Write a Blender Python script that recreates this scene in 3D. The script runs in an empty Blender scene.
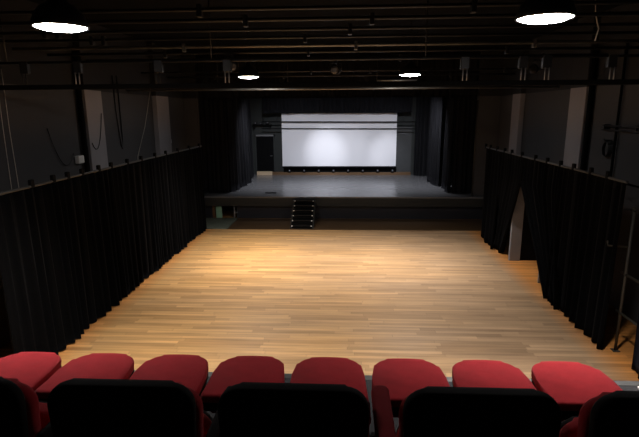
import bpy, bmesh, math, random
from mathutils import Vector, Matrix
random.seed(7)
SC = bpy.context.scene
COL = SC.collection
PI = math.pi

# ------------------------------------------------------------------ materials
MATS = {}
def nmat(name, c, rough=.6, metal=0., var=.15, scale=6., bump=0., spec=.5, sheen=0., emit=None, stretch=(1, 1, 1), bscale=None, zcut=None):
    m = bpy.data.materials.new(name); m.use_nodes = True
    nt = m.node_tree; N = nt.nodes; L = nt.links
    b = N['Principled BSDF']
    b.inputs['Roughness'].default_value = rough
    b.inputs['Metallic'].default_value = metal
    b.inputs['Specular IOR Level'].default_value = spec
    if sheen:
        b.inputs['Sheen Weight'].default_value = sheen
        b.inputs['Sheen Roughness'].default_value = .5
    tc = N.new('ShaderNodeTexCoord'); mp = N.new('ShaderNodeMapping')
    mp.inputs['Scale'].default_value = stretch
    L.new(tc.outputs['Object'], mp.inputs['Vector'])
    nz = N.new('ShaderNodeTexNoise'); nz.inputs['Scale'].default_value = scale; nz.inputs['Detail'].default_value = 4
    L.new(mp.outputs['Vector'], nz.inputs['Vector'])
    mx = N.new('ShaderNodeMix'); mx.data_type = 'RGBA'
    mx.inputs['A'].default_value = (*[v * (1 - var) for v in c], 1)
    mx.inputs['B'].default_value = (*[min(1, v * (1 + var)) for v in c], 1)
    L.new(nz.outputs['Fac'], mx.inputs['Factor'])
    L.new(mx.outputs['Result'], b.inputs['Base Color'])
    if bump:
        n2 = N.new('ShaderNodeTexNoise'); n2.inputs['Scale'].default_value = bscale or scale * 8
        L.new(mp.outputs['Vector'], n2.inputs['Vector'])
        bp = N.new('ShaderNodeBump'); bp.inputs['Strength'].default_value = bump; bp.inputs['Distance'].default_value = .01
        L.new(n2.outputs['Fac'], bp.inputs['Height']); L.new(bp.outputs['Normal'], b.inputs['Normal'])
    if emit:
        b.inputs['Emission Color'].default_value = (*emit[0], 1)
        b.inputs['Emission Strength'].default_value = emit[1]
    if zcut:        # near-black colour above this height
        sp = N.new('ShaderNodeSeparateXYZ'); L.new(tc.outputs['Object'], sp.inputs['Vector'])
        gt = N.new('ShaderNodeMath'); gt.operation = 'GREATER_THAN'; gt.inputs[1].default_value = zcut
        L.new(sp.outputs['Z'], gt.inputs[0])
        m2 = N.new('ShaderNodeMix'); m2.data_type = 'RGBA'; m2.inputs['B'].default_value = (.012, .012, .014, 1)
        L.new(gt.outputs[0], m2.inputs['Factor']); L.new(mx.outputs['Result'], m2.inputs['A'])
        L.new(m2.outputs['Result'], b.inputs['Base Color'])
    MATS[name] = m
    return m

def wood_floor():
    m = bpy.data.materials.new('strip_wood'); m.use_nodes = True
    nt = m.node_tree; N = nt.nodes; L = nt.links; b = N['Principled BSDF']
    tc = N.new('ShaderNodeTexCoord')
    def brick(sc, w, h, off, c1, c2):
        mp = N.new('ShaderNodeMapping'); mp.inputs['Location'].default_value = off
        L.new(tc.outputs['Object'], mp.inputs['Vector'])
        k = N.new('ShaderNodeTexBrick'); k.inputs['Scale'].default_value = 1
        k.inputs['Brick Width'].default_value = w; k.inputs['Row Height'].default_value = h
        k.inputs['Mortar Size'].default_value = .0025; k.inputs['Mortar Smooth'].default_value = .3
        k.inputs['Color1'].default_value = c1; k.inputs['Color2'].default_value = c2
        k.inputs['Mortar'].default_value = (.22, .12, .05, 1)
        k.offset = 0.; k.offset_frequency = 2; k.squash = 1
        sp = N.new('ShaderNodeSeparateXYZ'); L.new(mp.outputs['Vector'], sp.inputs['Vector'])   # every row of boards starts at its own random place
        dv = N.new('ShaderNodeMath'); dv.operation = 'DIVIDE'; dv.inputs[1].default_value = h; L.new(sp.outputs['Y'], dv.inputs[0])
        fl = N.new('ShaderNodeMath'); fl.operation = 'FLOOR'; L.new(dv.outputs[0], fl.inputs[0])
        wn = N.new('ShaderNodeTexWhiteNoise'); wn.noise_dimensions = '1D'; L.new(fl.outputs[0], wn.inputs['W'])
        ma = N.new('ShaderNodeMath'); ma.operation = 'MULTIPLY_ADD'; ma.inputs[1].default_value = w * 7.3
        L.new(wn.outputs['Value'], ma.inputs[0]); L.new(sp.outputs['X'], ma.inputs[2])
        cb = N.new('ShaderNodeCombineXYZ'); L.new(ma.outputs[0], cb.inputs['X']); L.new(sp.outputs['Y'], cb.inputs['Y'])
        L.new(cb.outputs['Vector'], k.inputs['Vector'])
        return k
    k1 = brick(1, 1.6, .105, (20.3, 40, 0), (.68, .385, .145, 1), (.45, .245, .09, 1))
    # streaks along the boards
    mp = N.new('ShaderNodeMapping'); mp.inputs['Scale'].default_value = (.55, 9, 1)
    L.new(tc.outputs['Object'], mp.inputs['Vector'])
    nz = N.new('ShaderNodeTexNoise'); nz.inputs['Scale'].default_value = 1.; nz.inputs['Detail'].default_value = 5; nz.inputs['Roughness'].default_value = .6
    L.new(mp.outputs['Vector'], nz.inputs['Vector'])
    r1 = N.new('ShaderNodeMapRange'); r1.inputs['From Min'].default_value = .3; r1.inputs['From Max'].default_value = .7
    r1.inputs['To Min'].default_value = .74; r1.inputs['To Max'].default_value = 1.22
    L.new(nz.outputs['Fac'], r1.inputs['Value'])
    mul = N.new('ShaderNodeMix'); mul.data_type = 'RGBA'; mul.blend_type = 'MULTIPLY'; mul.inputs['Factor'].default_value = 1
    L.new(k1.outputs['Color'], mul.inputs['A']); L.new(r1.outputs['Result'], mul.inputs['B'])
    # worn grey boards in the walked part, fresh orange varnish along the sides
    n2 = N.new('ShaderNodeTexNoise'); n2.inputs['Scale'].default_value = .45; n2.inputs['Detail'].default_value = 3
    mp2 = N.new('ShaderNodeMapping'); mp2.inputs['Scale'].default_value = (.6, 1.6, 1); mp2.inputs['Location'].default_value = (3.1, 1.2, 0)
    L.new(tc.outputs['Object'], mp2.inputs['Vector']); L.new(mp2.outputs['Vector'], n2.inputs['Vector'])
    sx = N.new('ShaderNodeSeparateXYZ'); L.new(tc.outputs['Object'], sx.inputs['Vector'])
    wr = N.new('ShaderNodeMapRange'); wr.inputs['From Min'].default_value = -3.2; wr.inputs['From Max'].default_value = 2.8
    wr.inputs['To Min'].default_value = 0; wr.inputs['To Max'].default_value = .95
    L.new(sx.outputs['X'], wr.inputs['Value'])
    ad = N.new('ShaderNodeMath'); ad.operation = 'MULTIPLY_ADD'; ad.inputs[1].default_value = 1.2; ad.inputs[2].default_value = -.55
    L.new(n2.outputs['Fac'], ad.inputs[0])
    a2 = N.new('ShaderNodeMath'); a2.operation = 'ADD'; a2.use_clamp = True
    L.new(ad.outputs[0], a2.inputs[0]); L.new(wr.outputs['Result'], a2.inputs[1])
    gm = N.new('ShaderNodeMix'); gm.data_type = 'RGBA'
    hs = N.new('ShaderNodeHueSaturation'); hs.inputs['Saturation'].default_value = .80; hs.inputs['Value'].default_value = .66
    L.new(mul.outputs['Result'], hs.inputs['Color'])
    L.new(a2.outputs[0], gm.inputs['Factor']); L.new(mul.outputs['Result'], gm.inputs['A']); L.new(hs.outputs['Color'], gm.inputs['B'])
    # varnish edges: |x+.2| > 4.3
    ab = N.new('ShaderNodeMath'); ab.operation = 'ADD'; ab.inputs[1].default_value = .2; L.new(sx.outputs['X'], ab.inputs[0])
    ab2 = N.new('ShaderNodeMath'); ab2.operation = 'ABSOLUTE'; L.new(ab.outputs[0], ab2.inputs[0])
    er = N.new('ShaderNodeMapRange'); er.inputs['From Min'].default_value = 4.45; er.inputs['From Max'].default_value = 4.95
    L.new(ab2.outputs[0], er.inputs['Value'])
    ed = N.new('ShaderNodeMix'); ed.data_type = 'RGBA'
    om = N.new('ShaderNodeMix'); om.data_type = 'RGBA'; om.blend_type = 'MULTIPLY'; om.inputs['Factor'].default_value = 1
    om.inputs['B'].default_value = (.95, .70, .48, 1); L.new(mul.outputs['Result'], om.inputs['A'])
    L.new(er.outputs['Result'], ed.inputs['Factor']); L.new(gm.outputs['Result'], ed.inputs['A']); L.new(om.outputs['Result'], ed.inputs['B'])
    L.new(ed.outputs['Result'], b.inputs['Base Color'])
    b.inputs['Roughness'].default_value = .42
    b.inputs['Specular IOR Level'].default_value = .4
    bp = N.new('ShaderNodeBump'); bp.inputs['Strength'].default_value = .15; bp.inputs['Distance'].default_value = .003
    L.new(k1.outputs['Fac'], bp.inputs['Height']); bp.invert = True
    L.new(bp.outputs['Normal'], b.inputs['Normal'])
    return m

WOOD = wood_floor()
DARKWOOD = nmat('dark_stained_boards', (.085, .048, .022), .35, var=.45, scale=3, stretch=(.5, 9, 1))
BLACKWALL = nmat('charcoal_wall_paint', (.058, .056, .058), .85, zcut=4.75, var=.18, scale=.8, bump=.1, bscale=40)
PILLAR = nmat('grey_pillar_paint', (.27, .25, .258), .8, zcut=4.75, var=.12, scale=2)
CEIL = nmat('black_ceiling_paint', (.004, .004, .0045), .95, var=.3, scale=2, spec=.1)
VELVET = nmat('black_velvet', (.0045, .0045, .005), .95, var=.35, scale=3, spec=.06, sheen=.02, bump=.15, stretch=(1, 1, .15), bscale=60)
STAGEVELVET = nmat('black_stage_serge', (.022, .022, .026), .95, var=.3, scale=3, spec=.1, sheen=.05, bump=.15, stretch=(1, 1, .15), bscale=60)
NAVY = nmat('navy_black_cloth', (.012, .014, .026), .95, var=.3, scale=3, spec=.1, sheen=.05, stretch=(1, 1, .15), bump=.1)
PIPE = nmat('black_painted_pipe', (.013, .013, .014), .45, var=.2, scale=9, spec=.5)
GALV = nmat('galvanised_pipe', (.20, .19, .17), .4, metal=.7, var=.2, scale=12)
GREYMETAL = nmat('grey_metal', (.35, .35, .36), .4, metal=.6, var=.1, scale=20)
CHROME = nmat('chrome', (.75, .75, .76), .22, metal=1., var=.04, scale=30)
RAILM = nmat('dull_rail_steel', (.075, .073, .07), .5, metal=.5, var=.2, scale=12)
DULLRAIL = nmat('brownish_steel_tube', (.055, .05, .04), .5, metal=.3, var=.2, scale=12)
DOMEM = nmat('black_enamel_dome', (.02, .02, .022), .4, var=.1, scale=9)
DOMEIN = nmat('white_enamel_inside', (.8, .8, .8), .4, var=.03, scale=9)
LAMP = nmat('lamp_diffuser', (.9, .9, .9), .5, var=.02, scale=9, emit=((1.0, .955, .93), 62.))
RED = nmat('red_wool_fabric', (.50, .022, .030), .92, var=.2, scale=14, bump=.35, spec=.15, sheen=.12, bscale=420)
SHELL = nmat('black_plastic_shell', (.010, .009, .009), .8, var=.2, scale=9, bump=.05, bscale=200, spec=.15)
CARPET = nmat('dark_carpet', (.020, .019, .021), .97, var=.3, scale=30, bump=.4, bscale=300)
STAGEDECK = nmat('grey_black_stage_lino', (.165, .165, .172), .26, var=.14, scale=1.1, stretch=(.5, 2.5, 1), spec=.6)
STAGEFRONT = nmat('olive_black_boards', (.030, .030, .026), .6, var=.2, scale=2, stretch=(.4, 1, 4))
STAGEPANEL = nmat('blue_black_panel', (.022, .022, .028), .6, var=.2, scale=2)
SCREENM = nmat('white_screen_cloth', (.82, .82, .86), .75, var=.02, scale=2, spec=.2)
BACKWALL = nmat('dark_grey_green_wall', (.030, .034, .033), .8, var=.12, scale=1.2)
BLACK = nmat('black_matt', (.005, .005, .005), .9, var=.3, scale=5, spec=.1)
KERB = nmat('brown_wood_kerb', (.14, .075, .032), .6, var=.4, scale=2, stretch=(1, 4, 4))
PALEWOOD = nmat('pale_wood_board', (.62, .46, .30), .6, var=.15, scale=3, stretch=(1, 5, 5))
WHITE = nmat('white_plastic', (.75, .73, .70), .5, var=.05, scale=8)
GREEN = nmat('pale_green_board', (.36, .60, .40), .6, var=.15, scale=4, stretch=(2, 2, .6))
BROWNPOST = nmat('brown_timber_post', (.16, .075, .03), .6, var=.3, scale=4, stretch=(5, 5, .6))
JAMB = nmat('grey_gloss_paint', (.20, .20, .21), .5, var=.12, scale=3)
CORD = nmat('pale_rope', (.55, .50, .44), .8, var=.2, scale=30)
CABLE = nmat('black_cable', (.01, .01, .01), .5, var=.2, scale=30)
LENS = nmat('lantern_lens', (.12, .12, .135), .25, var=.1, scale=20, spec=.8)
TAPE = nmat('white_reflective_tape', (.85, .85, .82), .4, var=.05, scale=20)
DOORM = nmat('black_door_paint', (.004, .004, .0045), .85, var=.2, scale=3, spec=.1)
BLUELED = nmat('blue_indicator', (.1, .1, .6), .4, var=.02, scale=9, emit=((.25, .2, 1.), 1.2))

# ------------------------------------------------------------------ mesh builder
class MB:
    def __init__(s): s.bm = bmesh.new()
    def box(s, x0, x1, y0, y1, z0, z1, bev=0., seg=2, mat=None):
        g = bmesh.ops.create_cube(s.bm, size=1)
        vs = g['verts']
        bmesh.ops.scale(s.bm, vec=(x1 - x0, y1 - y0, z1 - z0), verts=vs)
        bmesh.ops.translate(s.bm, vec=((x0 + x1) / 2, (y0 + y1) / 2, (z0 + z1) / 2), verts=vs)
        if bev:
            es = list({e for v in vs for e in v.link_edges})
            bmesh.ops.bevel(s.bm, geom=es, offset=bev, segments=seg, profile=.5, affect='EDGES')
        return s
    def tube(s, pts, r, n=10):
        pts = [Vector(p) for p in pts]
        rings = []
        for i, p in enumerate(pts):
            t = (pts[min(i + 1, len(pts) - 1)] - pts[max(i - 1, 0)]).normalized()
            up = Vector((0, 0, 1)) if abs(t.z) < .9 else Vector((1, 0, 0))
            a = t.cross(up).normalized(); b = t.cross(a).normalized()
            rings.append([s.bm.verts.new(p + a * r * math.cos(2 * PI * k / n) + b * r * math.sin(2 * PI * k / n)) for k in range(n)])
        for q0, q1 in zip(rings, rings[1:]):
            for k in range(n):
                f = s.bm.faces.new((q0[k], q0[(k + 1) % n], q1[(k + 1) % n], q1[k])); f.smooth = True
        s.bm.faces.new(rings[0][::-1]); s.bm.faces.new(rings[-1])
        return s
    def lathe(s, prof, cx=0, cy=0, cz=0, n=32, axis='z', smooth=True):
        rings = []
        for r, h in prof:
            ring = []
            for k in range(n):
                a = 2 * PI * k / n
                if axis == 'z': v = (cx + r * math.cos(a), cy + r * math.sin(a), cz + h)
                else: v = (cx + r * math.cos(a), cy + h, cz + r * math.sin(a))
                ring.append(s.bm.verts.new(v))
            rings.append(ring)
        for q0, q1 in zip(rings, rings[1:]):
            for k in range(n):
                f = s.bm.faces.new((q0[k], q0[(k + 1) % n], q1[(k + 1) % n], q1[k])); f.smooth = smooth
        s.bm.faces.new(rings[0][::-1]); s.bm.faces.new(rings[-1])
        return s
    def prism(s, outline, z0, z1, bev=0., seg=3):
        """outline: list of (x, y), extruded in z"""
        a = [s.bm.verts.new((x, y, z0)) for x, y in outline]
        b = [s.bm.verts.new((x, y, z1)) for x, y in outline]
        n = len(outline); fs = []
        fb = s.bm.faces.new(a[::-1]); ft = s.bm.faces.new(b)
        for k in range(n): s.bm.faces.new((a[k], a[(k + 1) % n], b[(k + 1) % n], b[k]))
        if bev:
            es = list(ft.edges) + list(fb.edges)
            bmesh.ops.bevel(s.bm, geom=es, offset=bev, segments=seg, profile=.5, affect='EDGES')
        return s
    def xform(s, M):
        s.bm.transform(M); return s
    def build(s, name, mat, parent=None, smooth=False):
        bmesh.ops.recalc_face_normals(s.bm, faces=s.bm.faces)
        me = bpy.data.meshes.new(name); s.bm.to_mesh(me); s.bm.free()
        if smooth:
            for p in me.polygons: p.use_smooth = True
        me.materials.append(mat)
        o = bpy.data.objects.new(name, me); COL.objects.link(o)
        if parent: o.parent = parent
        return o

def tag(o, label=None, cat=None, group=None, kind=None):
    if label: o['label'] = label
    if cat: o['category'] = cat
    if group: o['group'] = group
    if kind: o['kind'] = kind
    return o
def empty(name, loc, label, cat, group=None, rz=0.):
    o = bpy.data.objects.new(name, None); o.empty_display_size = .1
    COL.objects.link(o); o.location = loc; o.rotation_euler = (0, 0, rz)
    return tag(o, label, cat, group)
def struct(name, mb, mat, label=None, cat=None):
    o = mb.build(name, mat); o['kind'] = 'structure'
    if label: o['label'] = label
    o['category'] = cat or name.split('_')[0]
    return o
def copy_tree(root, loc, label, rz=None):
    r = root.copy(); COL.objects.link(r); r.location = loc; r['label'] = label
    if rz is not None: r.rotation_euler = (0, 0, rz)
    for ch in list(root.children):
        c = ch.copy(); COL.objects.link(c); c.parent = r
        for g in list(ch.children):
            d = g.copy(); COL.objects.link(d); d.parent = c
    return r

# ------------------------------------------------------------------ the room
WL, WR, YB, YF, ZC = -6.3, 5.9, -2.8, 25.8, 6.4
STZ, STY = .92, 18.75
struct('floor', MB().box(WL, WR, YB, YF, -.15, 0), WOOD, 'worn strip wood hall floor, orange along the sides', 'floor')
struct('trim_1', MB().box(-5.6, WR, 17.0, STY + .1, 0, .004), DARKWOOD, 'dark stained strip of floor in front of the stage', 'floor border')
struct('ceiling', MB().box(WL - .2, WR + .2, YB - .2, YF + .2, ZC, ZC + .15), CEIL, 'black ceiling above the pipes', 'ceiling')
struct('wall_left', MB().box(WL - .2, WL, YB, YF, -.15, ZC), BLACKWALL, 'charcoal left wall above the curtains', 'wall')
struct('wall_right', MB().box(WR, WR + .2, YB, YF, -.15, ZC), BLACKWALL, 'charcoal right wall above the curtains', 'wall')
struct('wall_back', MB().box(WL, WR, YF, YF + .2, -.15, ZC), BACKWALL, 'dark wall at the back of the stage', 'wall')
struct('wall_rear', MB().box(WL, WR, YB - .2, YB, -.15, ZC), nmat('light_rear_wall', (.5, .48, .46), .8), 'plain wall behind the seats', 'wall')
n = 2
for side, ys in (('left', ((11.42, 12.22), (15.85, 16.95))), ('right', ((12.12, 12.95), (16.5, 17.25)))):
    for y, y2 in ys:
        if side == 'left': mb = MB().box(WL, WL + .16, y, y2, 0, ZC, .01)
        else: mb = MB().box(WR - .16, WR, y, y2, 0, ZC, .01)
        near = y < 15
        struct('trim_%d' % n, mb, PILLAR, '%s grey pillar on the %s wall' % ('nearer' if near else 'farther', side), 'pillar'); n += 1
# stage proscenium side walls closing the hall beside the stage
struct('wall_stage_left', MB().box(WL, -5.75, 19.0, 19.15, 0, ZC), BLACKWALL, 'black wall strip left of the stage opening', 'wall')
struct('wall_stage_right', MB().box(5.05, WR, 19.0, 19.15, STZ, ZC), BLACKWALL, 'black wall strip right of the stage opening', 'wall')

# ------------------------------------------------------------------ stage
st = empty('stage_platform', (-.2, STY, 0), 'raised grey-topped stage with olive black front across the hall end', 'stage')
def S(name, mb, mat, lab=None):
    o = mb.xform(Matrix.Translation((.2, -STY, 0))).build(name, mat, st)
    if lab: o['label'] = lab
    return o
S('deck', MB().box(-5.7, WR - .01, STY, YF - .01, STZ - .06, STZ, .008), STAGEDECK, 'grey stage floor')
S('fascia', MB().box(-5.7, WR - .01, STY + .015, STY + .07, .53, STZ - .06), STAGEFRONT)
S('lower_panel', MB().box(-4.35, WR - .01, STY + .14, STY + .18, 0, .53), STAGEPANEL)
S('end_panel', MB().box(-5.7, -5.34, STY + .14, STY + .18, 0, .53), STAGEPANEL)
S('opening_post', MB().box(-5.34, -5.24, STY + .10, STY + .18, 0, .53, .005), BROWNPOST, 'brown timber post at the opening')
S('opening_post', MB().box(-4.47, -4.42, STY + .10, STY + .16, 0, .53, .005), GREYMETAL, 'grey metal post at the opening')
S('latch', MB().box(-4.42, -4.30, STY + .09, STY + .14, .22, .27, .01), GREYMETAL, 'small grey latch')
tag(MB().box(-5.2, -4.96, STY + .13, STY + .165, .003, .50, .006).build('storage_board', GREEN), 'pale green board standing in the opening under the stage', 'board')
tag(MB().box(-5.6, -4.3, 17.0, STY + .08, .005, .03, .006).build('floor_mat', nmat('grey_green_mat', (.10, .115, .085), .7, var=.2)), 'flat grey-green mat at the left end of the stage front', 'mat')

# steps up to the stage
sp = empty('stage_steps', (-1.56, 17.12, 0), 'black six-tread steps with white tape corners leading up to stage', 'steps')
W = .415; nt = 6; rise = STZ / 6.5; go = .25
for k in range(nt):
    zt = rise * (k + 1) - .02; y0 = go * k
    tr = MB().box(-W + .02, W - .02, y0, y0 + go + .03, zt - .035, zt, .006).build('tread', BLACK, sp)
    MB().box(-W + .06, W - .06, y0 - .004, y0 + .004, zt - .012, zt + .002).build('nosing_strip', PIPE, tr)
    for s in (-1, 1):
        MB().box(s * (W - .06) - .022, s * (W - .06) + .022, y0 - .006, y0 + .02, zt - .028, zt + .004, .002).build('tape_corner', TAPE, tr)
    MB().box(-W + .03, W - .03, y0 + .02, y0 + .035, zt - rise + .02, zt - .035).build('riser', BLACK, sp)
for s in (-1, 1):
    mb = MB()
    prof = [(0, 0), (0, rise)]
    for k in range(nt):
        prof += [(go * k, rise * (k + 1) - .03), (go * (k + 1), rise * (k + 1) - .03)]
    prof += [(go * nt, 0)]
    prof = [p for i, p in enumerate(prof) if i == 0 or p != prof[i - 1]]
    mb.prism(prof, -.018, .018)
    mb.xform(Matrix(((0, 0, 1, s * (W - .0)), (1, 0, 0, 0), (0, 1, 0, 0), (0, 0, 0, 1))))
    mb.build('side_panel', STAGEFRONT, sp)

tag(MB().box(-3.28, -2.82, 19.52, 19.66, STZ, STZ + .035, .012).build('cable_ramp', BLACK), 'small flat black block lying on stage floor near the front left', 'floor box')

# projection screen
scr = empty('projection_screen', (-.29, 25.35, 1.36), 'large white projection screen at the back of the stage', 'screen')
MB().box(-2.98, 2.98, -.012, .012, .05, 2.78).build('screen_cloth', SCREENM, scr)
tag(MB().box(-3.0, 3.0, -.03, .03, -.03, .05, .01).build('bottom_bar', BLACK, scr), 'black weighted bar')
tag(MB().tube([(-3.05, .02, 2.86), (3.05, .02, 2.86)], .085, 14).build('roller_case', BLACK, scr), 'black roller tube')
for sx in (-2.8, 2.8):
    MB().box(sx - .03, sx + .03, -.02, .05, 2.9, ZC - 1.36).build('hanger_strap', BLACK, scr)
# black tray under the screen + wood kerb
struct('trim_6', MB().box(-3.9, 3.5, 25.5, YF, STZ, STZ + .14, .006), KERB, 'brown wooden kerb along the back of the stage', 'kerb')
struct('trim_7', MB().box(-3.25, 2.75, 25.55, YF, STZ + .14, 1.36), BLACK, 'black panel under the screen', 'panel')
names8 = ['leftmost', 'second from left', 'third from left', 'fourth from left', 'fourth from right', 'third from right', 'second from right', 'rightmost']
for k in range(8):
    x = -2.92 + k * .78
    f = empty('footlight', (x, 25.47, STZ + .14), 'small black floor light under the screen, %s of the eight' % names8[k], 'light', 'floor lights under the screen')
    MB().box(-.07, .07, -.02, .08, 0, .03, .008).build('base', BLACK, f)
    MB().lathe([(.035, .07), (.06, .06), (.07, -.02), (.062, -.03)], 0, 0, .10, 16, 'y').build('housing', SHELL, f)
    MB().lathe([(.03, -.042), (.045, -.036), (.045, -.03)], 0, 0, .10, 16, 'y').build('lens', LENS, f)

# stage door in the back wall
d = bpy.data.objects.new('door_1', None); COL.objects.link(d); d.location = (-4.25, YF, STZ)
tag(d, 'black door with dark frame in back wall left of screen', 'door', kind='structure')
MB().box(-.46, .46, -.05, 0, .0, 2.04).build('door_leaf', DOORM, d)
MB().box(-.53, -.46, -.08, 0, 0, 2.12, .005).build('door_frame', BACKWALL, d)
MB().box(.46, .53, -.08, 0, 0, 2.12, .005).build('door_frame', BACKWALL, d)
MB().box(-.53, .53, -.08, 0, 2.04, 2.12, .005).build('door_frame', JAMB, d)
MB().tube([(.38, -.05, 1.0), (.38, -.10, 1.0), (.27, -.10, 1.0)], .012, 8).build('door_handle', GREYMETAL, d)
tag(MB().box(-4.66, -3.84, 25.36, 25.40, STZ, STZ + .21, .005).build('threshold_board', PALEWOOD), 'pale wooden board standing across the foot of the stage door', 'board')
sh = empty('equipment_shelf', (-4.35, YF, 3.55), 'black wall shelf above the stage door', 'shelf')
MB().box(-.5, .5, -.36, 0, 0, .03).build('board', SHELL, sh)
for sx in (-.42, .42): MB().box(sx - .015, sx + .015, -.3, 0, -.2, 0).build('bracket', SHELL, sh)
for k, (x, w, lab) in enumerate(((-4.68, .12, 'left'), (-4.4, .09, 'middle'), (-4.05, .15, 'right'))):
    t = empty('stage_lantern', (x, 25.62, 3.58), 'small dark lantern stored on the shelf above stage door, %s one' % lab, 'lantern', 'lanterns on the shelf')
    MB().lathe([(.04, .12), (w * .55, .10), (w * .6, -.10), (w * .5, -.12)], 0, 0, w * .62, 18, 'y').build('housing', SHELL, t)
    MB().lathe([(.02, -.132), (w * .42, -.127), (w * .42, -.12)], 0, 0, w * .62, 18, 'y').build('lens', LENS, t)
gp = bpy.data.objects.new('door_2', None); COL.objects.link(gp); gp.location = (3.08, YF, STZ)
tag(gp, 'grey door in back wall right of the screen', 'door', kind='structure')
MB().box(-.44, .44, -.05, 0, .05, 2.5).build('door_leaf', nmat('mid_grey_door', (.05, .053, .055), .6), gp)
MB().tube([(-.3, -.06, 2.12), (0, -.09, 2.16), (.36, -.06, 2.1)], .014, 8).build('door_closer', GREYMETAL, gp)
MB().box(.44, .50, -.07, 0, 0, 2.55).build('door_frame', BACKWALL, gp)

# ------------------------------------------------------------------ curtains
def curtain(name, p0, p1, z0, z1, mat, label, cat='curtain', group=None, pleat=.2, amp=.07, q0=None, q1=None, rag=.02, seed=0, thick=.012, nz=15, t0=0.):
    """top edge p0->p1 (x,y), bottom edge q0->q1"""
    rnd = random.Random(seed)
    p0, p1 = Vector(p0), Vector(p1); q0 = Vector(q0 or p0); q1 = Vector(q1 or p1)
    Ln = (p1 - p0).length
    npl = max(2, int(Ln / pleat)); m = npl * 10
    phs = [0]
    # uneven pleat spacing
    ws = [rnd.uniform(.6, 1.5) for _ in range(npl)]; tot = sum(ws)
    am = [rnd.uniform(.55, 1.35) for _ in range(npl + 1)]
    bm = bmesh.new(); grid = []
    us = []
    acc = 0
    for k, w in enumerate(ws):
        for j in range(10): us.append(((acc + w * j / 10) / tot, k + j / 10))
        acc += w
    us.append((1., npl))
    d1 = (p1 - p0).normalized(); nrm = Vector((-d1.y, d1.x))
    drift = [rnd.uniform(-.05, .05) for _ in range(npl + 2)]
    hem = [rnd.uniform(0, rag) for _ in range(npl + 2)]
    for i in range(nz + 1):
        t = i / nz; row = []           # t = 0 top
        a = amp * (.45 + .65 * t)
        for u, ph in us:
            k = int(ph); f = ph - k
            A = a * (am[min(k, npl)] * (1 - f) + am[min(k + 1, npl)] * f)
            off = A * (math.sin(2 * PI * ph) + .35 * math.sin(4 * PI * ph + 1.3 * k))
            off += t * (drift[k] * (1 - f) + drift[min(k + 1, npl + 1)] * f)
            top = p0 + (p1 - p0) * u; bot = q0 + (q1 - q0) * u
            te = max(0., (t - t0) / (1 - t0))
            P = top + (bot - top) * te + nrm * off
            zb = z0 + hem[k] * (1 - f) + hem[k + 1] * f
            row.append(bm.verts.new((P.x, P.y, z1 + (zb - z1) * t)))
        grid.append(row)
    for r0, r1 in zip(grid, grid[1:]):
        for k in range(len(r0) - 1):
            f = bm.faces.new((r0[k], r0[k + 1], r1[k + 1], r1[k])); f.smooth = True
    ret = bmesh.ops.solidify(bm, geom=bm.faces[:], thickness=thick)
    for f in bm.faces: f.smooth = True
    me = bpy.data.meshes.new(name); bm.to_mesh(me); bm.free(); me.materials.append(mat)
    o = bpy.data.objects.new(name, me); COL.objects.link(o)
    return tag(o, label, cat, group)

RZ = 3.04
XL, XR = -5.12, 4.66
left = [(2.6, 6.6, 'nearest the red seats'), (6.55, 9.0, 'second from the red seats, partly out of frame'), (8.95, 10.55, 'third from the red seats'),
        (10.5, 12.6, 'fourth from the red seats'), (12.55, 14.8, 'second from the stage'), (14.75, 17.0, 'closest to the stage')]
for i, (a, b, w) in enumerate(left):
    if i == 0: continue
    curtain('wall_curtain', (XL, a), (XL + (.05 if i == 3 else 0), b), .012, RZ - .035, VELVET, 'pleated black velvet curtain along left wall, ' + w, group='black curtains along the side walls', seed=10 + i, pleat=.24, amp=.075, rag=.03)
# right: far pair, near group, slit between them
curtain('wall_curtain', (XR, 14.55), (XR + .05, 16.3), .012, RZ - .035, VELVET, 'pleated black curtain along right wall, closest to the stage', group='black curtains along the side walls', seed=31, pleat=.22, amp=.075)
curtain('wall_curtain', (XR, 12.75), (XR, 14.6), .012, RZ - .035, VELVET, 'black curtain drawn back on the far side of the doorway slit, right wall', group='black curtains along the side walls', seed=32, pleat=.2, amp=.055, q0=(XR + .10, 14.15), q1=(XR + .02, 15.0), t0=.2)
curtain('wall_curtain', (XR, 10.6), (XR, 12.95), .012, RZ - .035, VELVET, 'black curtain drawn back on the near side of the doorway slit, right wall', group='black curtains along the side walls', seed=33, pleat=.2, amp=.07, q0=(XR, 9.9), q1=(XR + .02, 10.62), t0=.2)
curtain('wall_curtain', (XR, 8.12), (XR, 10.65), .012, RZ - .035, VELVET, 'pleated black curtain on right wall ending beside the steel rail frame', group='black curtains along the side walls', seed=34, pleat=.24, amp=.075)
curtain('side_curtain', (XR + .08, 4.3), (XR + .05, 7.45), .012, 2.5, NAVY, 'navy black curtain hanging at the right end of the seats', seed=35, pleat=.3, amp=.05)

# curtain rails with wall brackets
def rail(side, x, y0, y1, wall, ys, label):
    r = empty('curtain_rail', (x, y0, RZ), label, 'curtain rail')
    MB().tube([(0, 0, 0), (0, y1 - y0, 0)], .024, 10).build('rail_tube', RAILM, r)
    for y in ys:
        b = MB()
        b.tube([(wall - x, y - y0, -.36), (0, y - y0, -.015)], .014, 8)
        b.build('wall_arm', BLACK, r)
        MB().box(-.03, .03, y - y0 - .045, y - y0 + .045, -.03, .11, .012).build('clamp', BLACK, r)
rail('l', XL, 2.6, 17.1, WL, [6.2, 7.55, 8.15, 8.6, 9.1, 9.75, 10.3, 11.1, 11.9, 12.8, 13.6, 14.6, 15.7, 16.8], 'thin curtain rail with black clamps along the left wall')
rail('r', XR, 8.1, 16.3, WR, [8.7, 9.3, 10.0, 10.6, 11.3, 12.0, 12.9, 13.7, 14.3, 15.0, 15.7, 16.2], 'thin curtain rail with black clamps along the right wall')

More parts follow.
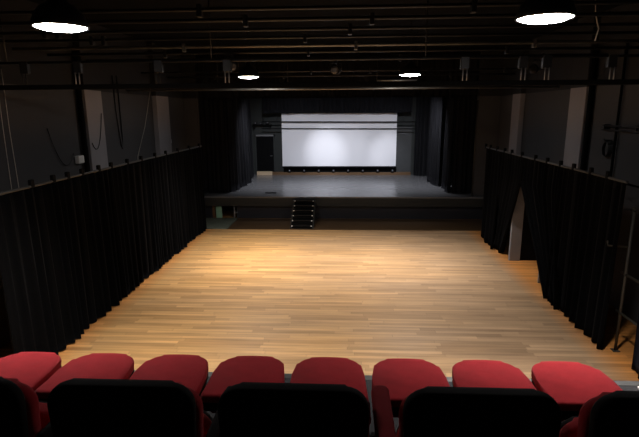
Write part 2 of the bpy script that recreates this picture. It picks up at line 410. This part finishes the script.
# stage drapes
DG = 'black drapes around the stage'
curtain('stage_curtain', (-6.2, 19.55), (-4.75, 19.5), STZ + .01, 5.6, STAGEVELVET, 'tall black drape at the front left corner of stage', group=DG, seed=51, pleat=.18, amp=.07)
curtain('stage_curtain', (-4.75, 19.7), (-4.65, 21.0), STZ + .01, 5.6, STAGEVELVET, 'black side drape on stage left edge, just behind the front left corner', group=DG, seed=52, pleat=.22, amp=.09)
curtain('stage_curtain', (-4.62, 21.1), (-4.6, 22.6), STZ + .01, 5.6, STAGEVELVET, 'middle drape of the row down the left side of stage', group=DG, seed=53, pleat=.22, amp=.10)
curtain('stage_curtain', (-4.72, 22.8), (-4.82, 24.7), STZ + .01, 5.6, STAGEVELVET, 'rear drape on the left side of stage, beside the black door', group=DG, seed=54, pleat=.2, amp=.09)
curtain('stage_curtain', (4.35, 19.5), (5.6, 19.55), STZ + .01, 5.6, STAGEVELVET, 'tall black drape at the front right corner of stage', group=DG, seed=55, pleat=.18, amp=.07)
curtain('stage_curtain', (4.33, 21.2), (4.32, 19.7), STZ + .01, 5.6, STAGEVELVET, 'black side drape on stage right edge, just behind the front right corner', group=DG, seed=56, pleat=.22, amp=.09)
curtain('stage_curtain', (4.05, 23.2), (4.2, 21.4), STZ + .01, 5.6, STAGEVELVET, 'grey-lit drape in the middle of the right side of stage', group=DG, seed=57, pleat=.2, amp=.10)
curtain('stage_curtain', (3.62, 25.2), (4.7, 24.9), STZ + .01, 5.6, STAGEVELVET, 'black drape at the back right corner of stage', group=DG, seed=58, pleat=.18, amp=.06)
curtain('border_curtain', (-5.75, 19.22), (5.05, 19.22), 4.74, ZC - .02, STAGEVELVET, 'long black border drape across the top of the stage opening', 'curtain', seed=61, pleat=.3, amp=.03, rag=.0)
curtain('border_curtain', (-4.2, 25.0), (3.4, 25.0), 4.13, ZC - .02, STAGEVELVET, 'black border drape hanging just above the projection screen', 'curtain', seed=62, pleat=.24, amp=.03, rag=.05)

# ------------------------------------------------------------------ ceiling pipes, truss, lamps
def pipe(name, y, z, r, mat, label, x0=WL, x1=WR, dz=0., clips=()):
    o = MB().tube([(x0, y, z - dz), ((x0 + x1) / 2, y, z), (x1, y, z + dz)], r, 10).build(name, mat)
    tag(o, label, 'pipe', 'ceiling pipes')
    for cx in clips:
        MB().box(cx - .03, cx + .03, y - .05, y + .05, z - .09, z + .06, .01).build('pipe_clamp', mat, o)
    return o
rows = [(6.14, .022, PIPE, 'first'), (6.84, .026, PIPE, 'second'), (7.64, .024, PIPE, 'third'), (8.43, .022, PIPE, 'fourth'), (10.4, .028, PIPE, 'sixth'), (11.66, .03, PIPE, 'seventh'), (15.2, .03, PIPE, 'eighth'), (17.2, .03, PIPE, 'ninth')]
for y, r, m, w in rows:
    pipe('ceiling_pipe', y, 5.42, r, m, 'black pipe across the ceiling, %s row counted from the seats' % w, clips=[random.uniform(-5, 5) for _ in range(3)])
pipe('ceiling_pipe', 9.29, 5.40, .03, GALV, 'pale metal pipe across the ceiling, fifth row from seats, brightest of the near rows', clips=(-3.0, .2, 3.4))
pipe('ceiling_pipe', 13.95, 4.97, .026, GALV, 'short pale pipe just below the far left lamp', x0=-3.6, x1=-1.6)
pipe('ceiling_pipe', 14.05, 4.84, .03, GALV, 'long low pale pipe behind the far lamps', clips=())
pipe('ceiling_pipe', 14.0, 5.05, .02, GALV, 'short pale pipe just below the far right lamp', x0=.9, x1=2.0)
for k, (x0, ) in enumerate(((-3.6,), (-1.6,), (.9,), (2.0,))):
    zz = 4.97 if k < 2 else 5.05
    tag(MB().tube([(x0, 13.97, zz), (x0, 13.97, ZC)], .008, 6).build('drop_wire', CABLE), 'thin wire holding the short pipe by the far %s lamp, %s end' % ('left' if k < 2 else 'right', 'left' if k % 2 == 0 else 'right'), 'wire')
# truss
tr = empty('lighting_truss', (-.2, 8.2, 4.62), 'black truss across the hall with paired vertical rods', 'truss')
MB().box(WL + .2, WR + .2, -.035, .035, -.02, .06, .01).build('bottom_chord', BLACK, tr)
MB().tube([(WL + .2, 0, .42), (WR + .2, 0, .42)], .022, 10).build('top_chord', PIPE, tr)
for x in (-5.4, -4.48, -3.1, -1.94, 1.93, 2.85, 3.22, 4.23):
    for dx in (-.032, .032):
        MB().tube([(x + .2 + dx, -.045, .06), (x + .2 + dx, -.045, .25)], .010, 8).build('rod', GREYMETAL if x not in (-5.4, -3.1) else PIPE, tr)
    MB().box(x + .13, x + .27, -.04, .04, .24, .44, .01).build('rod_clamp', PIPE, tr)
for x in (-5.5, -2, 1.5, 5.3): MB().tube([(x, 0, .42), (x, 0, ZC - 4.62 + .01)], .012, 6).build('drop_rod', PIPE, tr)
# unlit lanterns on the truss
def lantern(loc, label, aim=0, parent_z=.25):
    t = empty('hanging_lantern', loc, label, 'lantern', rz=aim)
    MB().lathe([(.05, .17), (.085, .15), (.10, -.10), (.11, -.17), (.10, -.175)], 0, 0, -.19, 20, 'y').build('housing', SHELL, t)
    MB().lathe([(.04, -.19), (.09, -.181), (.09, -.175)], 0, 0, -.19, 20, 'y').build('lens', LENS, t)
    MB().tube([(-.125, 0, -.19), (-.125, 0, -.03), (.125, 0, -.03), (.125, 0, -.19)], .010, 6).build('yoke', PIPE, t)
    MB().box(-.025, .025, -.03, .03, -.04, .06, .008).build('hook_clamp', PIPE, t)
    return t
lantern((-2.35, 10.4, 5.33), 'unlit black lantern hanging left of centre on the sixth ceiling pipe', .2)
lantern((-.2, 11.66, 5.33), 'unlit black lantern near the middle of the seventh ceiling pipe', -.2)
lantern((4.3, 11.66, 5.33), 'unlit black lantern at the right end of seventh ceiling pipe', 2.8)

def dome(loc, label):
    t = empty('pendant_lamp', loc, label, 'lamp', 'round pendant lamps')
    prof = [(.285, 0.), (.292, .01), (.285, .05), (.25, .14), (.19, .21), (.11, .26), (.07, .30), (.06, .40), (.0005, .42)]
    inner = [(.0005, .17), (.17, .17), (.24, .11), (.272, .04), (.277, 0.)]
    MB().lathe(inner[::1] + prof, n=36).build('shade', DOMEM, t)
    MB().lathe([(.0005, .045), (.262, .045), (.266, .03), (.264, .008), (.2, -.018), (.1, -.03), (.0005, -.034)], n=36).build('diffuser', LAMP, t)
    MB().tube([(0, 0, .41), (0, 0, ZC - loc[2])], .010, 8).build('cord', CABLE, t)
    ld = bpy.data.lights.new('lamp_beam', 'SPOT'); ld.energy = 1950; ld.spot_size = math.radians(108); ld.spot_blend = 1.
    ld.shadow_soft_size = .2; ld.color = (1., .95, .92)
    lo = bpy.data.objects.new('lamp_beam', ld); COL.objects.link(lo); lo.parent = t; lo.location = (0, 0, -.06)
    return t
l1 = dome((-3.12, 5.45, 5.12), 'lit round pendant lamp at the top left, near the seats')
copy_tree(l1, (2.05, 5.37, 5.12), 'lit round pendant lamp at the top right, near the seats')
copy_tree(l1, (-2.56, 13.2, 5.12), 'lit round pendant lamp farther back on the left, toward the stage')
copy_tree(l1, (1.68, 13.0, 5.12), 'lit round pendant lamp farther back on the right, toward the stage')

# ------------------------------------------------------------------ things on the side walls
jb = empty('junction_box', (WL + .16, 11.08, 3.14), 'small white junction box beside the nearer left pillar', 'box')
MB().box(-.16, -.06, -.12, .12, -.09, .09, .012).build('case', WHITE, jb)
MB().box(-.06, -.052, -.10, .10, -.07, .07, .004).build('cover', WHITE, jb)
tag(MB().box(WL, WL + .1, 17.0, 17.14, 3.14, 3.28, .01).build('wall_socket', WHITE), 'tiny pale socket box just past the farther left pillar', 'socket')
def arc(p, q, sag, n=12):
    p, q = Vector(p), Vector(q)
    return [p + (q - p) * (i / n) - Vector((0, 0, 4 * sag * (i / n) * (1 - i / n))) for i in range(n + 1)]
X = WL + .02
for pts, r, m, nm, lab in (
    ([(X, 8.70, 5.0), (X, 8.68, 3.9), (X, 8.66, .002)], .006, CORD, 'rope', 'thin pale rope hanging on the left wall at the picture edge, left one of two'),
    ([(X, 8.86, 5.0), (X, 8.85, 3.9), (X, 8.95, .002)], .006, CORD, 'rope', 'thin pale rope hanging on the left wall at the picture edge, right one of two'),
    ([(X, 15.8, 5.0), (X, 15.1, 3.8), (X, 14.36, 2.9), (X, 14.3, .002)], .008, CORD, 'rope', 'slanting pale rope on the left wall between the two pillars'),
    (arc((WL + .03, 10.0, 3.9), (WL + .03, 10.9, 3.3), .5), .010, CABLE, 'cable', 'black cable looping below the white junction box'),
    ([(X, 13.2, 5.2), (X, 13.22, 4.3), (X, 13.35, 3.3), (X, 13.42, 3.22), (X, 13.47, 3.5), (X, 13.45, 5.2)], .016, CABLE, 'cable', 'black cable hanging in a narrow loop right of the nearer left pillar'),
    (arc((WL + .171, 11.5, 3.5), (WL + .171, 12.1, 4.2), .45), .010, CABLE, 'cable', 'black cable draped over the nearer left pillar'),
):
    tag(MB().tube(pts, r, 6).build(nm, m), lab, nm)
tag(MB().tube([(WL + .08, 11.32, .02), (WL + .08, 11.32, 5.6)], .06, 12).build('wall_conduit', BLACK), 'black vertical pipe along the left edge of nearer left pillar', 'pipe')
tag(MB().tube([(WR - .08, 12.03, .02), (WR - .08, 12.03, 5.6)], .06, 12).build('wall_conduit', BLACK), 'black vertical pipe along the near edge of the nearer right pillar', 'pipe')
bar = empty('wall_bar', (WR, 10.6, 3.78), 'black double bar fixed on the right wall above the rail frame', 'wall bar')
for z in (0, .09): MB().tube([(-.12, -2.6, z), (-.12, .7, z)], .018, 8).build('bar', PIPE, bar)
for y in (-2.2, -.6, .6): MB().box(-.13, 0, y - .02, y + .02, -.03, .12).build('bracket', PIPE, bar)
tag(MB().tube([(WR - .05, 10.82, .01), (WR - .05, 10.82, 5.6)], .028, 10).build('wall_conduit', BLACK), 'thin black vertical pipe crossing the double bar on the right wall', 'pipe')
hk = empty('cable_coil', (WR, 11.05, 3.58), 'round black cable coil hung on the right wall above the curtains', 'cable')
for k in range(5):
    MB().tube([(-.05 - .016 * k, (.16 - .008 * k) * math.cos(a), -.22 + (.2 - .01 * k) * math.sin(a)) for a in [2 * PI * i / 24 for i in range(25)]], .013, 6).build('cable_loop', CABLE, hk)
MB().tube([(0, 0, -.03), (-.16, 0, -.03), (-.17, 0, .02)], .01, 6).build('hook', PIPE, hk)
tag(MB().tube([(3.27, 6.9, ZC), (3.25, 6.9, 5.65), (3.29, 6.9, 5.4), (3.34, 6.9, 5.25), (3.31, 6.9, 5.1)], .008, 6).build('rope', CORD), 'short pale cord dangling from the ceiling at the top right', 'cord')
tag(MB().tube([(5.02, 18.95, STZ), (5.02, 18.95, 4.6)], .02, 8).build('vertical_pipe', DULLRAIL), 'thin vertical pipe at the right edge of the stage opening', 'pipe')
# battens in front of the screen
for z, w, yb in ((3.70, 'upper', 25.17), (3.35, 'lower', 25.27)):
    b = MB().tube([(-4.3, yb, z + .03), (3.6, yb, z - .02)], .028, 8).build('stage_batten', PIPE)
    tag(b, '%s of the two dark battens crossing in front of the screen' % w, 'batten')
    for x in (-4.2, -3.5, 3.0, 3.5): MB().tube([(x, yb, z), (x, yb, ZC)], .005, 6).build('suspension_wire', CABLE, b)

# right doorway behind the slit in the curtains
dr = bpy.data.objects.new('door_3', None); COL.objects.link(dr); dr.location = (WR, 13.5, 0)
tag(dr, 'black side door standing open with grey edge inside the curtain slit, right wall', 'door', kind='structure')
MB().box(-.86, 0, -.025, .025, .012, 2.05).build('door_leaf', DOORM, dr)
o = MB().box(-1.16, -.86, -.045, .045, 0, 2.12, .006).build('door_frame', JAMB, dr); o['label'] = 'grey edge post'
MB().box(-.86, 0, -.045, .045, 2.05, 2.12, .006).build('door_frame', DOORM, dr)
o = MB().prism([(0, 0), (.12, -.02), (.06, .30)], -.004, .004); o.xform(Matrix(((1, 0, 0, -.86), (0, 0, -1, -.03), (0, 1, 0, 1.70), (0, 0, 0, 1)))); o = o.build('corner_plate', JAMB, dr); o['label'] = 'pale triangular plate'
hb = MB(); hb.box(-.46, -.40, -.04, -.025, .90, 1.08, .006); hb.tube([(-.43, -.03, 1.0), (-.43, -.085, 1.0), (-.28, -.085, .97)], .018, 8)
hb.build('door_handle', CHROME, dr)
tag(MB().box(4.84, 4.92, 11.60, 11.65, .0, 1.05, .006).build('upright_board', JAMB), 'narrow grey board standing upright at the near edge of doorway slit', 'board')

# steel rail frame at right
rf = empty('rail_frame', (4.86, 8.14, 0), 'dull steel post and rail frame at right between curtains', 'railing')
MB().tube([(0, 0, .01), (0, 0, 2.62)], .026, 10).build('post', DULLRAIL, rf)
MB().tube([(0, -1.6, .01), (0, -1.6, 2.62)], .026, 10).build('post', DULLRAIL, rf)
MB().box(-.06, .06, -.06, .06, 0, .012).build('foot_plate', DULLRAIL, rf)
for z in (.72, 1.43, 2.55): MB().tube([(0, -1.75, z), (0, .12, z)], .022, 10).build('rail', DULLRAIL, rf)
MB().tube([(0, 0, 1.92), (-.26, .18, 1.90), (-.27, .19, 1.98)], .016, 8).build('side_arm', DULLRAIL, rf)
sb = empty('control_box', (WR - .3, 8.2, 2.05), 'small wall box with blue light at the far right edge', 'box')
MB().box(-.0, .303, -.12, .12, -.15, .15, .01).build('case', SHELL, sb)
MB().box(-.012, 0, -.03, .03, .02, .06, .004).build('indicator', BLUELED, sb)

# ------------------------------------------------------------------ seating bank
T1, T2 = 1.96, 2.53
tb = empty('seating_bank', (-.2, 3.76, 0), 'dark stepped seating bank under the red seats', 'seating bank')
def B(name, mb, mat, lab=None):
    o = mb.xform(Matrix.Translation((.2, -3.76, 0))).build(name, mat, tb)
    if lab: o['label'] = lab
B('front_panel', MB().box(-4.6, 4.2, 3.70, 3.74, 0, T1 - .05), SHELL)
B('lower_tier', MB().box(-4.6, 4.2, 1.9, 3.72, T1 - .05, T1), CARPET)
B('tier_nosing', MB().box(-4.6, 4.2, 3.72, 3.80, T1 - .06, T1 + .004, .006), RAILM, 'grey metal edge')
B('riser_panel', MB().box(-4.6, 4.2, 1.86, 1.9, T1 - .05, T2 - .05), SHELL)
B('upper_tier', MB().box(-4.6, 4.2, YB, 1.93, T2 - .05, T2), CARPET)
tag(MB().box(2.42, 3.1, 3.62, 3.69, T1, T1 + .02, .004).build('edge_strip', WHITE), 'white strip lying on the platform edge at the bottom right', 'strip')

def rounded_trap(w0, w1, y0, y1, r, n=6):
    """near width w0 at y0, far width w1 at y1, far corners rounded by r and the far edge slightly bowed"""
    pts = [(-w0 / 2 + .03, y0), (w0 / 2 - .03, y0), (w0 / 2, y0 + .03)]
    pts += [(w0 / 2 - (w0 - w1) * .22, y0 + (y1 - y0) * .55)]
    cx, cy = w1 / 2 - r, y1 - r
    half = []
    for i in range(n + 1):
        a = PI * .06 + (PI / 2 - PI * .06) * i / n
        half.append((cx + r * math.cos(a), cy + r * math.sin(a)))
    half += [(cx * .66, y1), (cx * .33, y1), (0, y1)]
    pts += [(x, y + .028 * (1 - (2 * x / w1) ** 2)) for x, y in half]
    for p in list(reversed(pts[3:-1])): pts.append((-p[0], p[1]))
    pts.append((-w0 / 2, y0 + .03))
    return pts

# front row: folded-down seats
fr = empty('folded_seat', (-2.27, 2.7, T1), 'x', 'seat', 'folded red seats of the front row')
o = MB().prism(rounded_trap(.54, .47, .04, .545, .10), .385, .45, .024, 3).build('folded_backrest', RED, fr, True); o['label'] = 'red upholstered back folded flat'
MB().prism(rounded_trap(.53, .46, .035, .54, .095), .335, .40, .012, 2).build('back_shell', SHELL, fr)
MB().prism(rounded_trap(.50, .48, .13, .42, .06), .25, .33, .022, 3).build('seat_cushion', RED, fr, True)
MB().box(-.03, .03, .0, .40, .20, .25, .006).build('seat_bar', PIPE, fr)
for s in (-1, 1):
    lg = MB(); lg.box(s * .20 - .02, s * .20 + .02, .02, .07, 0, .25, .006); lg.box(s * .20 - .025, s * .20 + .025, -.05, .30, 0, .03, .006)
    lg.build('leg', PIPE, fr)
MB().box(-.262, .262, .10, .15, .10, .14, .006).build('row_beam', PIPE, fr)
arm = MB().box(.250, .282, -.03, .16, .31, .37, .016, 3).build('armrest', RED, fr, True)
hn = MB(); hn.tube([(.262, .04, .14), (.262, .04, .31)], .014, 8); hn.build('arm_post', CHROME, fr)
xs = [-2.345 + .56 * k for k in range(8)]
words = ['leftmost, cut by the picture edge', 'second from left', 'third from left', 'fourth from left', 'fourth from right', 'third from right', 'second from right', 'rightmost, at the end of the row']
for k, x in enumerate(xs):
    lab = 'folded red upholstered seat in the front row, ' + words[k]
    if k == 0: fr.location = (x, 2.7, T1); fr['label'] = lab
    else: copy_tree(fr, (x, 2.7 + .002 * k, T1), lab)

# back row: upright seats seen from behind
def rounded_rect(w, h, r, n=6, taper=.02):
    pts = []
    for cx, cy, a0 in ((w / 2 - r, h - r, 0), (-w / 2 + r, h - r, PI / 2)):
        for i in range(n + 1):
            a = a0 + PI / 2 * i / n
            pts.append((cx + r * math.cos(a), cy + r * math.sin(a)))
    pts += [(-w / 2 + taper, 0), (w / 2 - taper, 0)]
    return pts
XZ = Matrix(((1, 0, 0, 0), (0, 0, -1, 0), (0, 1, 0, 0), (0, 0, 0, 1)))     # prism z -> -y, y -> z
us = empty('auditorium_seat', (0, 1.3, T2), 'x', 'seat', 'upright red seats of the near row')
mb = MB().prism(rounded_rect(.472, .50, .075), -.045, 0, .014, 3); mb.xform(Matrix.Translation((0, -.0, .345)) @ XZ); o = mb.build('back_shell', SHELL, us, True); o['label'] = 'dark rear shell of the backrest'
mb = MB().prism(rounded_rect(.484, .48, .075), -.105, -.040, .026, 4); mb.xform(Matrix.Translation((0, 0, .322)) @ XZ); o = mb.build('backrest_cushion', RED, us, True); o['label'] = 'red upholstered front of the backrest'
TIP = Matrix.Translation((0, .19, .17)) @ Matrix.Rotation(math.radians(80), 4, 'X')
MB().prism(rounded_trap(.48, .46, .0, .42, .07), .0, .07, .024, 3).xform(TIP).build('seat_cushion', RED, us, True)
MB().prism(rounded_trap(.47, .45, .0, .41, .07), -.03, .005, .01, 2).xform(TIP).build('seat_shell', SHELL, us)
for s in (-1, 1):
    lg = MB(); lg.box(s * .21 - .02, s * .21 + .02, .10, .16, 0, .36, .006); lg.box(s * .21 - .025, s * .21 + .025, .02, .40, 0, .03, .006)
    lg.build('leg', PIPE, us)
MB().box(-.26, .26, .05, .09, .30, .35, .006).build('row_beam', PIPE, us)
seats = []
ux = [-1.26, -.70, -.155, .42, .985]
uw = ['leftmost, cut by the picture edge', 'second from left', 'third from left', 'second from right', 'rightmost, cut by the picture edge']
for k, x in enumerate(ux):
    lab = 'dark-backed red seat in the near row, seen from behind, ' + uw[k]
    loc = (x, 1.30, T2)
    if k == 0: us.location = loc; us['label'] = lab; seats.append(us)
    else: seats.append(copy_tree(us, loc, lab))
# one padded armrest lies level between the third and fourth seat
o = MB().box(-.328, -.270, -.27, .14, .745, .795, .02, 3).build('padded_armrest', RED, seats[3], True); o['label'] = 'level red padded armrest'
MB().box(-.31, -.288, .04, .09, .33, .74, .006).build('arm_post', PIPE, seats[3])
for k in (0, 1, 3):
    o = MB().box(.248, .284, .03, .36, .60, .64, .014, 3).build('armrest', SHELL, seats[k], True)
    MB().tube([(.266, .07, .33), (.266, .09, .61)], .014, 8).build('arm_post', PIPE, seats[k])

# ------------------------------------------------------------------ added unseen spotlights lighting screen, deck and drapes
def added_spot(x, aim, power, size, blend, label, col=(.90, .92, 1.0)):
    loc = Vector((x, 20.6, 5.35))
    t = empty('added_spotlight', loc, label, 'lantern', 'added spotlights behind the border')
    dirv = (Vector(aim) - loc).normalized()
    q = dirv.to_track_quat('Y', 'Z').to_matrix().to_4x4()
    MB().lathe([(.05, -.24), (.10, -.20), (.11, .0), (.11, .0), (.115, .02), (.105, .02), (.10, -.04), (.0005, -.04)], 0, 0, 0, 24, 'y').xform(q).build('housing', SHELL, t)
    MB().lathe([(.0005, -.03), (.095, -.03), (.095, -.022), (.0005, -.018)], 0, 0, 0, 24, 'y').xform(q).build('lens', LENS, t)
    MB().tube([(-.14, 0, 0), (-.14, 0, .2), (.14, 0, .2), (.14, 0, 0)], .01, 6).build('yoke', PIPE, t)
    MB().box(-.03, .03, -.03, .03, .19, .248, .008).build('hook_clamp', PIPE, t)
    ld = bpy.data.lights.new('spot_beam', 'SPOT'); ld.energy = power; ld.spot_size = math.radians(size); ld.spot_blend = blend
    ld.shadow_soft_size = .09; ld.color = col
    lo = bpy.data.objects.new('spot_beam', ld); COL.objects.link(lo); lo.parent = t
    lo.location = dirv * .15
    lo.rotation_euler = dirv.to_track_quat('-Z', 'Y').to_euler()
tag(MB().tube([(-4.4, 20.6, 5.63), (4.1, 20.6, 5.63)], .03, 10).build('stage_batten', PIPE), 'added unseen batten behind the stage border, carrying the added spotlights', 'batten')
for x in (-4.2, 0, 3.9):
    pass
added_spot(-1.6, (-1.0, 25.3, 2.25), 560, 28, 1., 'added unseen black spotlight left of centre on the batten behind the stage border')
added_spot(.2, (-.3, 25.3, .7), 430, 60, 1., 'added unseen black spotlight in the middle of the batten behind the stage border')
added_spot(1.9, (2.3, 25.3, 2.0), 470, 26, 1., 'added unseen black spotlight right of centre on the batten behind the stage border')
added_spot(-3.3, (-2.4, 23.2, .9), 560, 130, 1., 'added unseen black floodlight at the left end of the batten behind the stage border')
added_spot(3.1, (2.2, 23.2, .9), 560, 130, 1., 'added unseen black floodlight at the right end of the batten behind the stage border')

# ------------------------------------------------------------------ world, camera, colour
w = bpy.data.worlds.new('dark_hall'); SC.world = w; w.use_nodes = True
w.node_tree.nodes['Background'].inputs['Color'].default_value = (.02, .02, .024, 1)
w.node_tree.nodes['Background'].inputs['Strength'].default_value = .0
cd = bpy.data.cameras.new('camera'); co = bpy.data.objects.new('camera', cd); COL.objects.link(co)
cd.sensor_width = 36; cd.lens = 480 / 639 * 36; cd.clip_start = .05; cd.clip_end = 200
co.location = (0, 0, 4.2)
co.matrix_world = Matrix.Translation((0, 0, 4.2)) @ Matrix.Rotation(math.radians(3.0), 4, 'Z') @ Matrix.Rotation(math.radians(90 - 12.5), 4, 'X') @ Matrix.Rotation(math.radians(-.35), 4, 'Z')
SC.camera = co
vs = SC.view_settings
SC.display_settings.display_device = 'sRGB'
vs.view_transform = 'Standard'; vs.look = 'None'; vs.gamma = 1; vs.exposure = 0.; vs.use_curve_mapping = False
